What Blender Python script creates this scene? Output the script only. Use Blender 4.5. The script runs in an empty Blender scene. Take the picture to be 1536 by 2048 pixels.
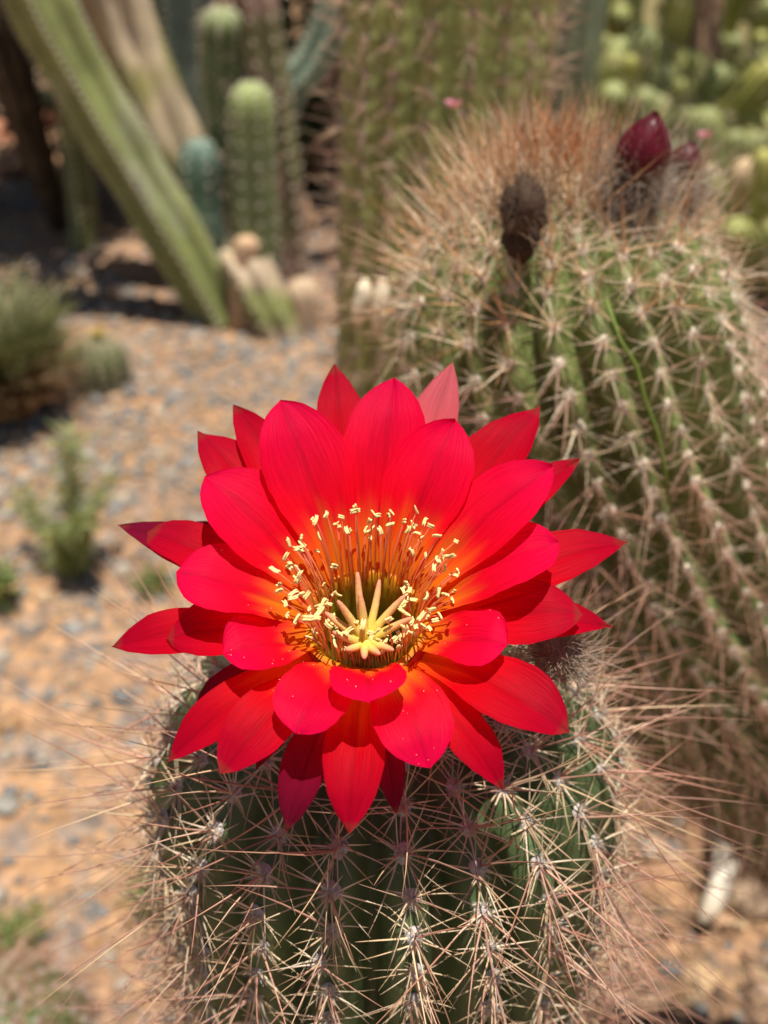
import bpy, math, random
import numpy as np
from mathutils import Vector, Matrix, noise

random.seed(7); np.random.seed(7)
R = math.radians
SC = bpy.context.scene
COL = SC.collection

# ------------------------------------------------------------------ camera, world, sun, exposure
CAM = Vector((0, 0, 1.0)); PITCH = R(35); HFOV = R(40)
FPX = 768 / math.tan(HFOV / 2)                       # focal length in photo pixels
cd = bpy.data.cameras.new('camera'); cam = bpy.data.objects.new('camera', cd); COL.objects.link(cam)
cam.location = CAM; cam.rotation_euler = (R(90) - PITCH, 0, 0)
cd.sensor_fit = 'HORIZONTAL'; cd.sensor_width = 36; cd.lens = 18 / math.tan(HFOV / 2)
cd.clip_start = 0.01; cd.clip_end = 500
cd.dof.use_dof = True; cd.dof.focus_distance = 0.275; cd.dof.aperture_fstop = 12.5
SC.camera = cam

SUN_DIR = Vector((0.08, -0.07, 0.99)).normalized()    # towards the sun
w = bpy.data.worlds.new('World'); SC.world = w; w.use_nodes = True
nt = w.node_tree; bg = nt.nodes['Background']
sky = nt.nodes.new('ShaderNodeTexSky'); sky.sky_type = 'NISHITA'; sky.sun_disc = False
sky.sun_elevation = math.asin(SUN_DIR.z); sky.sun_rotation = math.atan2(SUN_DIR.x, SUN_DIR.y)
nt.links.new(sky.outputs[0], bg.inputs[0]); bg.inputs[1].default_value = 0.05
sl = bpy.data.lights.new('sun', 'SUN'); sl.energy = 5.0; sl.angle = R(0.5); sl.color = (1.0, 0.95, 0.86)
so = bpy.data.objects.new('sun', sl); COL.objects.link(so)
so.rotation_euler = SUN_DIR.to_track_quat('Z', 'Y').to_euler(); so.location = (0, 0, 5)
SC.view_settings.view_transform = 'Standard'; SC.view_settings.look = 'None'
SC.view_settings.exposure = 0.36; SC.view_settings.gamma = 1
SC.render.engine = 'CYCLES'
SC.cycles.use_denoising = True
SC.cycles.max_bounces = 5; SC.cycles.diffuse_bounces = 3; SC.cycles.glossy_bounces = 2; SC.cycles.transmission_bounces = 6
SC.cycles.sample_clamp_indirect = 6

FW = Vector((0, math.cos(PITCH), -math.sin(PITCH))); UP = Vector((0, math.sin(PITCH), math.cos(PITCH)))
def ray(px, py):
    return (FW + Vector((1, 0, 0)) * ((px - 768) / FPX) + UP * ((1024 - py) / FPX))
def at(px, py, Y):                                   # point on that line of sight at forward distance Y
    d = ray(px, py); return CAM + d * (Y / d.y)
def slant(px, py, s):
    return CAM + ray(px, py).normalized() * s
def ground_at(px, py, z=0.0):
    d = ray(px, py); return CAM + d * ((z - CAM.z) / d.z)
def project(p):
    q = p - CAM; z = q.dot(FW); return 768 + FPX * q.x / z, 1024 - FPX * q.dot(UP) / z

# ------------------------------------------------------------------ mesh builder
class MB:
    def __init__(s): s.v = []; s.f = []; s.c = []; s.uv = None; s.m = []
    def add(s, verts, faces, cols, mat=0):
        o = len(s.v); s.v.extend(verts); s.c.extend(cols)
        s.f.extend([tuple(i + o for i in f) for f in faces]); s.m.extend([mat] * len(faces))
    def tube(s, pts, rad, col, sides=4, cap=True, mat=0):
        n = len(pts); verts = []; faces = []; cols = []
        pts = [Vector(p) for p in pts]
        t0 = (pts[1] - pts[0]).normalized()
        ref = Vector((0, 0, 1)) if abs(t0.z) < .9 else Vector((1, 0, 0))
        a = t0.cross(ref).normalized()
        for i in range(n):
            t = (pts[min(i + 1, n - 1)] - pts[max(i - 1, 0)]).normalized()
            a = (a - t * a.dot(t)).normalized(); b = t.cross(a)
            r = rad[i] if hasattr(rad, '__len__') else rad
            c = col[i] if isinstance(col[0], (list, tuple)) else col
            for k in range(sides):
                g = 2 * math.pi * k / sides
                verts.append(pts[i] + a * (r * math.cos(g)) + b * (r * math.sin(g))); cols.append(c)
        for i in range(n - 1):
            for k in range(sides):
                k2 = (k + 1) % sides
                faces.append((i * sides + k, i * sides + k2, (i + 1) * sides + k2, (i + 1) * sides + k))
        if cap:
            faces.append(tuple(range(sides))[::-1]); faces.append(tuple((n - 1) * sides + k for k in range(sides)))
        s.add(verts, faces, cols, mat)
    def mesh(s, name, mats, smooth=True):
        me = bpy.data.meshes.new(name)
        me.from_pydata([tuple(v) for v in s.v], [], s.f)
        ca = me.color_attributes.new('Col', 'FLOAT_COLOR', 'POINT')
        arr = np.ones((len(s.v), 4), dtype=np.float32); arr[:, :3] = np.array([c[:3] for c in s.c], dtype=np.float32)
        ca.data.foreach_set('color', arr.ravel())
        for m in (mats if isinstance(mats, (list, tuple)) else [mats]): me.materials.append(m)
        if any(s.m): me.polygons.foreach_set('material_index', s.m)
        if smooth: me.polygons.foreach_set('use_smooth', [True] * len(me.polygons))
        me.update(); return me

def link(name, mesh, parent=None, mat=None):
    o = bpy.data.objects.new(name, mesh); COL.objects.link(o)
    if parent is not None:
        o.parent = parent
        if parent.get('_w') is not None: o.matrix_parent_inverse = Matrix.Translation(-Vector(parent['_w']))
    if mat is not None: o.matrix_basis = mat
    return o
def thing(name, loc, label, cat, group=None):
    o = bpy.data.objects.new(name, None); COL.objects.link(o); o.location = loc; o.empty_display_size = .02
    o['_w'] = list(loc); o['label'] = label; o['category'] = cat
    if group: o['group'] = group
    return o
def sub_empty(name, parent):
    o = bpy.data.objects.new(name, None); COL.objects.link(o); o.parent = parent; o['_w'] = [0, 0, 0]; o.empty_display_size = .01
    o.matrix_parent_inverse = Matrix.Translation(-Vector(parent['_w'])); return o

# ------------------------------------------------------------------ materials
def mat(name, base=None, rough=.6, spec=.3, attr=True, noise_scale=None, noise_amt=.25, bump=0, bump_scale=None, bump_dist=.001,
        transl=0, transl_tint=(1, 1, 1), coord='Object', stretch=(1, 1, 1), detail=4, sheen=0, vary=0):
    m = bpy.data.materials.new(name); m.use_nodes = True; N = m.node_tree.nodes; L = m.node_tree.links
    p = N['Principled BSDF']; out = N['Material Output']
    p.inputs['Roughness'].default_value = rough; p.inputs['Specular IOR Level'].default_value = spec
    if sheen: p.inputs['Sheen Weight'].default_value = sheen
    if attr:
        a = N.new('ShaderNodeAttribute'); a.attribute_name = 'Col'; col = a.outputs['Color']
    else:
        a = N.new('ShaderNodeRGB'); a.outputs[0].default_value = (*base, 1); col = a.outputs[0]
    tc = N.new('ShaderNodeTexCoord'); mp = N.new('ShaderNodeMapping'); mp.inputs['Scale'].default_value = stretch
    L.new(tc.outputs[coord], mp.inputs['Vector'])
    if noise_scale:
        n = N.new('ShaderNodeTexNoise'); n.inputs['Scale'].default_value = noise_scale; n.inputs['Detail'].default_value = detail
        L.new(mp.outputs[0], n.inputs['Vector'])
        mr = N.new('ShaderNodeMapRange'); mr.inputs[1].default_value = .3; mr.inputs[2].default_value = .7
        mr.inputs[3].default_value = 1 - noise_amt; mr.inputs[4].default_value = 1 + noise_amt
        L.new(n.outputs['Fac'], mr.inputs[0])
        mx = N.new('ShaderNodeMix'); mx.data_type = 'RGBA'; mx.blend_type = 'MULTIPLY'; mx.inputs[0].default_value = 1
        L.new(col, mx.inputs[6]); L.new(mr.outputs[0], mx.inputs[7]); col = mx.outputs[2]
    if vary:
        oi = N.new('ShaderNodeObjectInfo'); mr = N.new('ShaderNodeMapRange')
        mr.inputs[3].default_value = 1 - vary; mr.inputs[4].default_value = 1 + vary; L.new(oi.outputs['Random'], mr.inputs[0])
        mx = N.new('ShaderNodeMix'); mx.data_type = 'RGBA'; mx.blend_type = 'MULTIPLY'; mx.inputs[0].default_value = 1
        L.new(col, mx.inputs[6]); L.new(mr.outputs[0], mx.inputs[7]); col = mx.outputs[2]
    L.new(col, p.inputs['Base Color'])
    if bump:
        b = N.new('ShaderNodeBump'); b.inputs['Strength'].default_value = bump; b.inputs['Distance'].default_value = bump_dist
        n2 = N.new('ShaderNodeTexNoise'); n2.inputs['Scale'].default_value = bump_scale or 200; n2.inputs['Detail'].default_value = 3
        L.new(mp.outputs[0], n2.inputs['Vector']); L.new(n2.outputs['Fac'], b.inputs['Height']); L.new(b.outputs[0], p.inputs['Normal'])
    if transl:
        tb = N.new('ShaderNodeBsdfTranslucent')
        mx = N.new('ShaderNodeMix'); mx.data_type = 'RGBA'; mx.blend_type = 'MULTIPLY'; mx.inputs[0].default_value = 1
        L.new(col, mx.inputs[6]); mx.inputs[7].default_value = (*transl_tint, 1); L.new(mx.outputs[2], tb.inputs[0])
        ms = N.new('ShaderNodeMixShader'); ms.inputs[0].default_value = transl
        L.new(p.outputs[0], ms.inputs[1]); L.new(tb.outputs[0], ms.inputs[2]); L.new(ms.outputs[0], out.inputs[0])
    return m

def petal_material():
    m = mat('petal', rough=.5, spec=.06, noise_scale=1.0, noise_amt=.13, bump=.5, bump_scale=1.0, bump_dist=.0004,
            transl=.60, transl_tint=(1.15, .7, .6), coord='UV', stretch=(110, 4.0, 1))
    return m
M_PETAL = petal_material()
M_THROAT = mat('throat', rough=.45, spec=.3, noise_scale=300, noise_amt=.15, transl=.55, transl_tint=(1.1, 1.1, .6))
M_FIL = mat('filament', rough=.35, spec=.4, transl=.55, transl_tint=(1.15, 1.1, 1))
M_ANTHER = mat('anther', rough=.9, spec=.1, noise_scale=2500, noise_amt=.18, bump=.6, bump_scale=3500, bump_dist=.0003)
M_STIGMA = mat('stigma', rough=.6, spec=.25, noise_scale=900, noise_amt=.1, transl=.25, bump=.5, bump_scale=3000, bump_dist=.0002)
M_BODY = mat('cactus_skin', rough=.5, spec=.35, noise_scale=45, noise_amt=.28, bump=.25, bump_scale=900, bump_dist=.0006)
M_SPINE = mat('spine', rough=.42, spec=.45, vary=.14)
M_WOOL = mat('areole_wool', rough=.95, spec=.05, noise_scale=1500, noise_amt=.25, bump=.8, bump_scale=2500, bump_dist=.0006)
M_HAIR = mat('wool_hair', rough=.8, spec=.15, transl=.25)
M_CORK = mat('cork', rough=.9, spec=.1, noise_scale=120, noise_amt=.3, bump=.8, bump_scale=300, bump_dist=.002)
M_STEM = mat('stem_skin', rough=.5, spec=.35, noise_scale=14, noise_amt=.25, bump=.2, bump_scale=120, bump_dist=.003)
M_STONE = mat('stone', rough=.95, spec=.1, noise_scale=90, noise_amt=.25, bump=.5, bump_scale=250, bump_dist=.002)
M_LEAF = mat('leaf', rough=.55, spec=.3, transl=.35, transl_tint=(1.1, 1.15, .6))
M_DRY = mat('dry_litter', rough=.8, spec=.2, noise_scale=60, noise_amt=.25, transl=.15)
M_BARK = mat('bark', rough=.9, spec=.1, noise_scale=25, noise_amt=.35, bump=.8, bump_scale=40, bump_dist=.01)
M_BUD = mat('bud_scale', rough=.38, spec=.22, noise_scale=250, noise_amt=.2)

def soil_material():
    m = bpy.data.materials.new('soil'); m.use_nodes = True; N = m.node_tree.nodes; L = m.node_tree.links
    p = N['Principled BSDF']; p.inputs['Roughness'].default_value = .95; p.inputs['Specular IOR Level'].default_value = .1
    tc = N.new('ShaderNodeTexCoord')
    n1 = N.new('ShaderNodeTexNoise'); n1.inputs['Scale'].default_value = 3.2; n1.inputs['Detail'].default_value = 8
    n2 = N.new('ShaderNodeTexNoise'); n2.inputs['Scale'].default_value = 38; n2.inputs['Detail'].default_value = 9
    v = N.new('ShaderNodeTexVoronoi'); v.inputs['Scale'].default_value = 110
    for n in (n1, n2, v): L.new(tc.outputs['Object'], n.inputs['Vector'])
    r = N.new('ShaderNodeValToRGB'); e = r.color_ramp.elements
    e[0].position = .33; e[0].color = (.30, .19, .125, 1); e[1].position = .66; e[1].color = (.50, .28, .14, 1)
    q = e.new(.5); q.color = (.42, .245, .135, 1)
    L.new(n1.outputs['Fac'], r.inputs[0])
    r2 = N.new('ShaderNodeValToRGB'); r2.color_ramp.elements[0].position = .3; r2.color_ramp.elements[0].color = (.45, .47, .52, 1)
    r2.color_ramp.elements[1].position = .7; r2.color_ramp.elements[1].color = (1.25, 1.25, 1.25, 1); L.new(n2.outputs['Fac'], r2.inputs[0])
    mx = N.new('ShaderNodeMix'); mx.data_type = 'RGBA'; mx.blend_type = 'MULTIPLY'; mx.inputs[0].default_value = 1
    n3 = N.new('ShaderNodeTexNoise'); n3.inputs['Scale'].default_value = 16; n3.inputs['Detail'].default_value = 7; L.new(tc.outputs['Object'], n3.inputs['Vector'])
    r3 = N.new('ShaderNodeValToRGB'); r3.color_ramp.elements[0].position = .50; r3.color_ramp.elements[0].color = (0, 0, 0, 1); r3.color_ramp.elements[1].position = .64; r3.color_ramp.elements[1].color = (.75, .75, .75, 1); L.new(n3.outputs['Fac'], r3.inputs[0])
    m3 = N.new('ShaderNodeMix'); m3.data_type = 'RGBA'; L.new(r3.outputs[0], m3.inputs[0]); L.new(r.outputs[0], m3.inputs[6]); m3.inputs[7].default_value = (.25, .215, .19, 1)
    L.new(m3.outputs[2], mx.inputs[6]); L.new(r2.outputs[0], mx.inputs[7]); L.new(mx.outputs[2], p.inputs['Base Color'])
    b = N.new('ShaderNodeBump'); b.inputs['Strength'].default_value = .6; b.inputs['Distance'].default_value = .003
    L.new(n2.outputs['Fac'], b.inputs['Height']); L.new(b.outputs[0], p.inputs['Normal'])
    return m
M_SOIL = soil_material()

# ------------------------------------------------------------------ ground (one sheet to the horizon)
def gz(x, y):
    return .018 * noise.noise(Vector((x * 2.3, y * 2.3, 0))) + .010 * noise.noise(Vector((x * 7, y * 7, 3)))
def make_ground():
    n = 170; k = 6.2; S = 120
    ax = [S * math.sinh(k * (2 * i / (n - 1) - 1)) / math.sinh(k) for i in range(n)]
    V = []; F = []
    for j in range(n):
        for i in range(n):
            x = ax[i]; y = ax[j] + 1.3
            V.append(Vector((x, y, gz(x, y) if max(abs(x), abs(y)) < 8 else 0)))
    for j in range(n - 1):
        for i in range(n - 1): F.append((j * n + i, j * n + i + 1, (j + 1) * n + i + 1, (j + 1) * n + i))
    b = MB(); b.add(V, F, [(1, 1, 1)] * len(V))
    o = link('ground', b.mesh('ground', M_SOIL)); o['kind'] = 'structure'
    o['label'] = 'orange sandy soil with grey gravel under the cacti'
make_ground()

ICO = None
def ico():
    global ICO
    if ICO is None:
        t = (1 + 5 ** .5) / 2
        v = [(-1, t, 0), (1, t, 0), (-1, -t, 0), (1, -t, 0), (0, -1, t), (0, 1, t), (0, -1, -t), (0, 1, -t), (t, 0, -1), (t, 0, 1), (-t, 0, -1), (-t, 0, 1)]
        f = [(0, 11, 5), (0, 5, 1), (0, 1, 7), (0, 7, 10), (0, 10, 11), (1, 5, 9), (5, 11, 4), (11, 10, 2), (10, 7, 6), (7, 1, 8), (3, 9, 4), (3, 4, 2), (3, 2, 6), (3, 6, 8), (3, 8, 9), (4, 9, 5), (2, 4, 11), (6, 2, 10), (8, 6, 7), (9, 8, 1)]
        ICO = ([Vector(a).normalized() for a in v], f)
    return ICO
def make_gravel():
    iv, if_ = ico(); b = MB(); cnt = 0; rnd = random.Random(3)
    pal = [(.20, .20, .21), (.19, .19, .20), (.29, .28, .27), (.23, .23, .24), (.36, .31, .27), (.40, .28, .19), (.42, .36, .31), (.26, .25, .25), (.36, .27, .20), (.46, .28, .16)]
    while cnt < 23000:
        y = .25 + 2.9 * rnd.random() ** 1.05; x = rnd.uniform(-.6 * y - .2, .55 * y + .1)
        d = noise.noise(Vector((x * 1.7 + 4.1, y * 1.7, 2))) + .35 * noise.noise(Vector((x * 6, y * 6, 9)))
        band = math.exp(-((y - 1.9 - .25 * x) / .45) ** 2) * .6
        if x > .02 and y < 1.15 and rnd.random() < .85: continue
        if y < 1.45 and rnd.random() < .45: continue
        if rnd.random() > .60 + .75 * d + band: continue
        s = rnd.choice((.003, .004, .004, .005, .005, .006, .008, .010, .013)) * rnd.uniform(.8, 1.3)
        c0 = rnd.choice(pal); k = rnd.uniform(.75, 1.15); c = (c0[0] * k, c0[1] * k * .96, c0[2] * k * .86)
        rot = Matrix.Rotation(rnd.uniform(0, 6.3), 3, 'Z') @ Matrix.Rotation(rnd.uniform(-.4, .4), 3, 'X')
        sc = Vector((s * rnd.uniform(.8, 1.5), s * rnd.uniform(.7, 1.1), s * rnd.uniform(.45, .75)))
        p = Vector((x, y, gz(x, y) + sc.z * .35))
        b.add([p + rot @ Vector((v.x * sc.x, v.y * sc.y, v.z * sc.z)) * rnd.uniform(.82, 1.12) for v in iv], if_, [c] * 12); cnt += 1
    for k in range(3200):                                # finer mixed chips on the nearer soil
        y = rnd.uniform(.22, 1.35); x = rnd.uniform(-.62 * y - .25, .02 if y < .9 else .2); sz = rnd.choice((.002, .0025, .003, .004, .005, .007)) * rnd.uniform(.8, 1.3)
        c0 = rnd.choice(pal); q = rnd.uniform(.7, 1.15); c = (c0[0] * q, c0[1] * q * .96, c0[2] * q * .86)
        rot = Matrix.Rotation(rnd.uniform(0, 6.3), 3, 'Z') @ Matrix.Rotation(rnd.uniform(-.4, .4), 3, 'X'); sc = Vector((sz * rnd.uniform(.8, 1.5), sz * rnd.uniform(.7, 1.1), sz * rnd.uniform(.45, .75)))
        p = Vector((x, y, gz(x, y) + sc.z * .3)); b.add([p + rot @ Vector((v.x * sc.x, v.y * sc.y, v.z * sc.z)) * rnd.uniform(.8, 1.12) for v in iv], if_, [c] * 12)
    o = link('gravel', b.mesh('gravel', M_STONE)); o['kind'] = 'stuff'; o['label'] = 'loose grey and tan gravel scattered over the soil'; o['category'] = 'gravel'
make_gravel()

# ------------------------------------------------------------------ spiny ribbed cactus (columns of the near group)
def bez(p0, p1, p2, t): return p0 * (1 - t) ** 2 + p1 * (2 * t * (1 - t)) + p2 * t ** 2
def spine_cluster_mesh(name, rnd, n_rad, n_cen, lr, lc, rr, rc, crad, ccen, cen_spread=38, up=0.0, rad_ang=(58, 84)):
    b = MB()
    def spine(th, ph, ln, r0, c, bend):
        d = Vector((math.sin(th) * math.cos(ph), math.sin(th) * math.sin(ph), math.cos(th)))
        d = (d + Vector((0, up, 0))).normalized()
        e = Vector((rnd.gauss(0, 1), rnd.gauss(0, 1), rnd.gauss(0, 1))).normalized() * bend * ln
        o = d * .0012 + Vector((rnd.gauss(0, .0007), rnd.gauss(0, .0007), 0))
        pts = []; rad = []; cols = []
        for i in range(5):
            t = i / 4; pts.append(o + d * ln * t + e * (t * t)); rad.append(r0 * (1 - .86 * t ** 1.6) * (1.25 if i == 0 else 1))
            k = 1.0 - .34 * t ** 2; cols.append((c[0] * k, c[1] * k * (1 - .16 * t * t), c[2] * k * (1 - .24 * t * t)))
        b.tube(pts, rad, cols, sides=3, cap=False)
    for i in range(n_rad):
        ph = 2 * math.pi * (i + rnd.uniform(-.35, .35)) / n_rad; c = rnd.choice(crad); k = rnd.uniform(.8, 1.15)
        spine(R(rnd.uniform(*rad_ang)), ph, rnd.uniform(*lr) * rnd.choice((1, 1, 1, .55)), rr * rnd.uniform(.7, 1.2), tuple(q * k for q in c), .13)
    for i in range(n_cen):
        c = rnd.choice(ccen); k = rnd.uniform(.75, 1.2)
        spine(R(rnd.uniform(8, cen_spread)), rnd.uniform(0, 6.28), rnd.uniform(*lc), rc * rnd.uniform(.75, 1.15), tuple(q * k for q in c), .12)
    return b.mesh(name, M_SPINE)
def pad_mesh(name, rnd, r, col):
    b = MB(); V = []; F = []; C = []; n = 10; m = 5
    for j in range(m + 1):
        a = (math.pi * .5) * j / m
        for i in range(n):
            g = 2 * math.pi * i / n; k = 1 + rnd.uniform(-.16, .16)
            V.append(Vector((math.cos(g) * math.cos(a) * r * k, math.sin(g) * math.cos(a) * r * 1.15 * k, r * .62 * math.sin(a) * k - .0006)))
            q = rnd.uniform(.8, 1.15); C.append(tuple(c * q for c in col))
    for j in range(m):
        for i in range(n): F.append((j * n + i, j * n + (i + 1) % n, (j + 1) * n + (i + 1) % n, (j + 1) * n + i))
    b.add(V, F, C)
    for i in range(26):                                  # short felt fibres
        g = rnd.uniform(0, 6.28); a = rnd.uniform(.3, 1.4); d = Vector((math.cos(g) * math.cos(a), math.sin(g) * math.cos(a), math.sin(a)))
        p = Vector((d.x * r, d.y * r * 1.1, d.z * r * .6)); q = p + (d + Vector((rnd.gauss(0, .4), rnd.gauss(0, .4), rnd.gauss(0, .4)))) * r * .8
        b.tube([p, q], [.00016, .00005], tuple(c * 1.1 for c in col), sides=3, cap=False)
    return b.mesh(name, M_WOOL)

class Column:
    """axis from the apex downwards (list of points), radius, ribs"""
    def __init__(s, axis, radius, ribs, depth=.16, dome=.95, phase=0, foot=.8):
        s.ax = [Vector(p) for p in axis]; s.R = radius; s.n = ribs; s.d = depth; s.H = radius * dome; s.ph = phase; s.foot = foot
        s.L = [0]
        for i in range(1, len(s.ax)): s.L.append(s.L[-1] + (s.ax[i] - s.ax[i - 1]).length)
        s.dome_len = (math.pi / 2) * math.sqrt((radius ** 2 + s.H ** 2) / 2)
        s.total = s.L[-1] - s.H + s.dome_len
    def axis_at(s, l):
        l = min(max(l, 0), s.L[-1] - 1e-6); i = max(k for k in range(len(s.L)) if s.L[k] <= l); i = min(i, len(s.ax) - 2)
        def tan(k): return (s.ax[min(k + 1, len(s.ax) - 1)] - s.ax[max(k - 1, 0)]).normalized()
        f = (l - s.L[i]) / (s.L[i + 1] - s.L[i]); p = s.ax[i].lerp(s.ax[i + 1], f); t = tan(i).lerp(tan(i + 1), f).normalized()
        u = Vector((1, 0, 0)); u = (u - t * u.dot(t)).normalized(); v = u.cross(-t).normalized()
        return p, t, u, v
    def base(s, q):                                       # distance along the surface from the apex -> depth on axis, radius
        if q < s.dome_len:
            a = (math.pi / 2) * q / s.dome_len; return s.H * (1 - math.cos(a)), s.R * math.sin(a)
        z = s.H + (q - s.dome_len); k = z / s.L[-1]
        return z, s.R * (1 - (1 - s.foot) * max(0, (k - .5) / .5) ** 2)
    def point(s, q, th, crest=None):
        z, r = s.base(q); p, t, u, v = s.axis_at(z)
        c = abs(math.cos(s.n * (th - s.ph) / 2)); fade = min(1, q / (s.R * .45))
        rr = r * (1 - s.d * fade * (1 - c ** .85)) + .0011 * fade * math.sin(q * 2 * math.pi / .014) * c ** 3
        rr *= 1 + .018 * noise.noise(Vector((math.cos(th) * 2, math.sin(th) * 2, q * 14 + s.ph)))
        return p + (u * math.cos(th) + v * math.sin(th)) * rr
    def mesh(s, name, col_top, col_low, q_max=None):
        b = MB(); m = s.n * 8; q_max = q_max or s.total; qs = []
        q = .0008
        while q < q_max: qs.append(q); q += .0035 if q < .36 else .02
        qs.append(q_max); V = []; C = []; F = []
        for q in qs:
            k = min(1, q / .20)
            for i in range(m):
                th = s.ph + 2 * math.pi * i / m; V.append(s.point(q, th))
                valley = 1 - abs(math.cos(s.n * (th - s.ph) / 2)); f = .5 + .5 * noise.noise(Vector((q * 20, th * 3, s.ph)))
                c = [col_top[j] * (1 - k) + col_low[j] * k for j in range(3)]
                C.append(tuple(x * (.85 + .3 * f) for x in c))
        for j in range(len(qs) - 1):
            for i in range(m): F.append((j * m + i, (j + 1) * m + i, (j + 1) * m + (i + 1) % m, j * m + (i + 1) % m))
        F.append(tuple(range(m))); b.add(V, F, C); return b.mesh(name, M_BODY)
    def areoles(s, q0, q1, step, rnd):
        out = []
        for k in range(s.n):
            th = s.ph + 2 * math.pi * k / s.n; q = q0 + (step * .5 if k % 2 else 0) + rnd.uniform(-.15, .15) * step
            while q < q1:
                t2 = th + rnd.gauss(0, .012)
                p = s.point(q, t2); pu = s.point(max(q - .004, .0005), t2); pd = s.point(q + .004, t2)
                upv = (pu - pd).normalized(); z, r = s.base(q); a, t, u, v = s.axis_at(z)
                nr = (u * math.cos(t2) + v * math.sin(t2)); nr = (nr - upv * nr.dot(upv)).normalized()
                # the dome's own normal
                if q < s.dome_len:
                    aa = (math.pi / 2) * q / s.dome_len; nr2 = (u * math.cos(t2) + v * math.sin(t2)) * math.sin(aa) * s.H - t * math.cos(aa) * s.R
                    nr = (nr2 - upv * nr2.dot(upv)).normalized()
                out.append((q, p, nr, upv)); q += step * (.62 + .38 * min(1, q / .09)) * rnd.uniform(.93, 1.07)
        return out

def basis(p, nr, up, rz=0, sc=1):
    x = up.cross(nr).normalized(); y = nr.cross(x)
    m = Matrix((x, y, nr)).transposed().to_4x4(); m.translation = p
    return m @ Matrix.Rotation(rz, 4, 'Z') @ Matrix.Scale(sc, 4)

STRAW = [(.80, .65, .42), (.86, .74, .54), (.76, .56, .34), (.80, .64, .48)]
BROWN = [(.58, .32, .23), (.62, .38, .28), (.46, .23, .16), (.68, .48, .34)]
RBROWN = [(.50, .27, .18), (.56, .33, .23), (.40, .19, .12), (.60, .40, .27)]
RUST = [(.74, .30, .10), (.68, .24, .08), (.80, .46, .24), (.76, .38, .17)]
PALE = [(.82, .66, .44), (.80, .58, .36), (.86, .70, .52), (.74, .50, .30)]
def plant_spines(root, col, rnd, areoles, variants, pads, limit, keep_all=True):
    """areole pads with their spine clusters; the most visible 'limit' as objects, the others joined"""
    def score(a):
        v = CAM - a[1]; f = v.normalized().dot(a[2]); x, y = project(a[1])
        inside = (-120 < x < 1656 and -120 < y < 2170)
        return (0 if (inside and f > -.45) else 1, v.length - .12 * f)
    areoles = sorted(areoles, key=score); rest = MB()
    for i, (q, p, nr, upv) in enumerate(areoles):
        zone = variants(q); me = rnd.choice(zone); M = basis(p, nr, upv, rnd.uniform(-.25, .25), rnd.uniform(.88, 1.12))
        if i < limit:
            a = link('areole', rnd.choice(pads), root, M)
            s = bpy.data.objects.new('spine_cluster', me); COL.objects.link(s); s.parent = a
        elif keep_all:
            vs = [M @ v.co for v in me.vertices]; ca = me.color_attributes['Col'].data
            rest.add(vs, [tuple(pl.vertices) for pl in me.polygons], [tuple(ca[k].color)[:3] for k in range(len(vs))])
    if rest.v:
        o = link('spine_cluster', rest.mesh('spine_rest', M_SPINE), root); o['kind'] = 'stuff'

def hair_tuft(b, rnd, center, rad, n, col, ln=(.006, .016), axis=Vector((0, 0, 1)), r=.00011, flat=1.0):
    for i in range(n):
        d = Vector((rnd.gauss(0, 1), rnd.gauss(0, 1), rnd.gauss(0, 1))).normalized()
        d = (d + axis * .35).normalized(); p = center + Vector((d.x * rad, d.y * rad, d.z * rad * flat)) * rnd.uniform(.75, 1.0)
        l = rnd.uniform(*ln); e = Vector((rnd.gauss(0, 1), rnd.gauss(0, 1), rnd.gauss(0, 1))) * l * .45; k = rnd.uniform(.6, 1.25)
        c = tuple(x * k for x in col); pts = [p + d * l * t + e * t * t for t in (0, .35, .7, 1)]
        b.tube(pts, [r * 1.2, r, r * .8, r * .3], c, sides=3, cap=False)
def blob(b, center, rx, ry, rz_, col, rnd, seg=14, rings=9, rough=.10, axis=None):
    rot = Vector((0, 0, 1)).rotation_difference(axis).to_matrix() if axis is not None else Matrix.Identity(3)
    V = []; F = []; C = []; sd = rnd.uniform(0, 50)
    for j in range(rings + 1):
        a = math.pi * j / rings
        for i in range(seg):
            g = 2 * math.pi * i / seg; d = Vector((math.sin(a) * math.cos(g), math.sin(a) * math.sin(g), math.cos(a)))
            k = 1 + rough * noise.noise(d * 2.2 + Vector((sd, 0, 0)))
            V.append(center + rot @ Vector((d.x * rx, d.y * ry, d.z * rz_)) * k); q = .85 + .3 * rnd.random(); C.append(tuple(x * q for x in col))
    for j in range(rings):
        for i in range(seg): F.append((j * seg + i, (j + 1) * seg + i, (j + 1) * seg + (i + 1) % seg, j * seg + (i + 1) % seg))
    b.add(V, F, C)

# ---- near cactus
rn = random.Random(11)
NEAR_X, NEAR_Y, NEAR_TOP = .001, .252, .770
near = thing('ribbed_cactus', (NEAR_X, NEAR_Y, 0), 'spiny ribbed green cactus column crowned by a large open red flower', 'cactus', 'ribbed torch cacti growing together')
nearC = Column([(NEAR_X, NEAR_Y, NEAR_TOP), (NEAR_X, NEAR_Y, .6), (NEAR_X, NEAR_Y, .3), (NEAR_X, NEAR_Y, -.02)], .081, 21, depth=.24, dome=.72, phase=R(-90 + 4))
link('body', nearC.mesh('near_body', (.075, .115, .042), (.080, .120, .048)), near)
cl_near_top = [spine_cluster_mesh('near_top_%d' % i, rn, 18, 5, (.011, .018), (.014, .03), .00026, .00034, STRAW, BROWN + RUST[:1], 40, .15) for i in range(6)]
cl_near = [spine_cluster_mesh('near_%d' % i, rn, 15, 4, (.012, .021), (.020, .058), .00028, .00035, STRAW, BROWN + STRAW[2:3], 56, -.14) for i in range(10)]
pads_near = [pad_mesh('pad_near_%d' % i, rn, .0026, (.55, .50, .46)) for i in range(5)]
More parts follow.
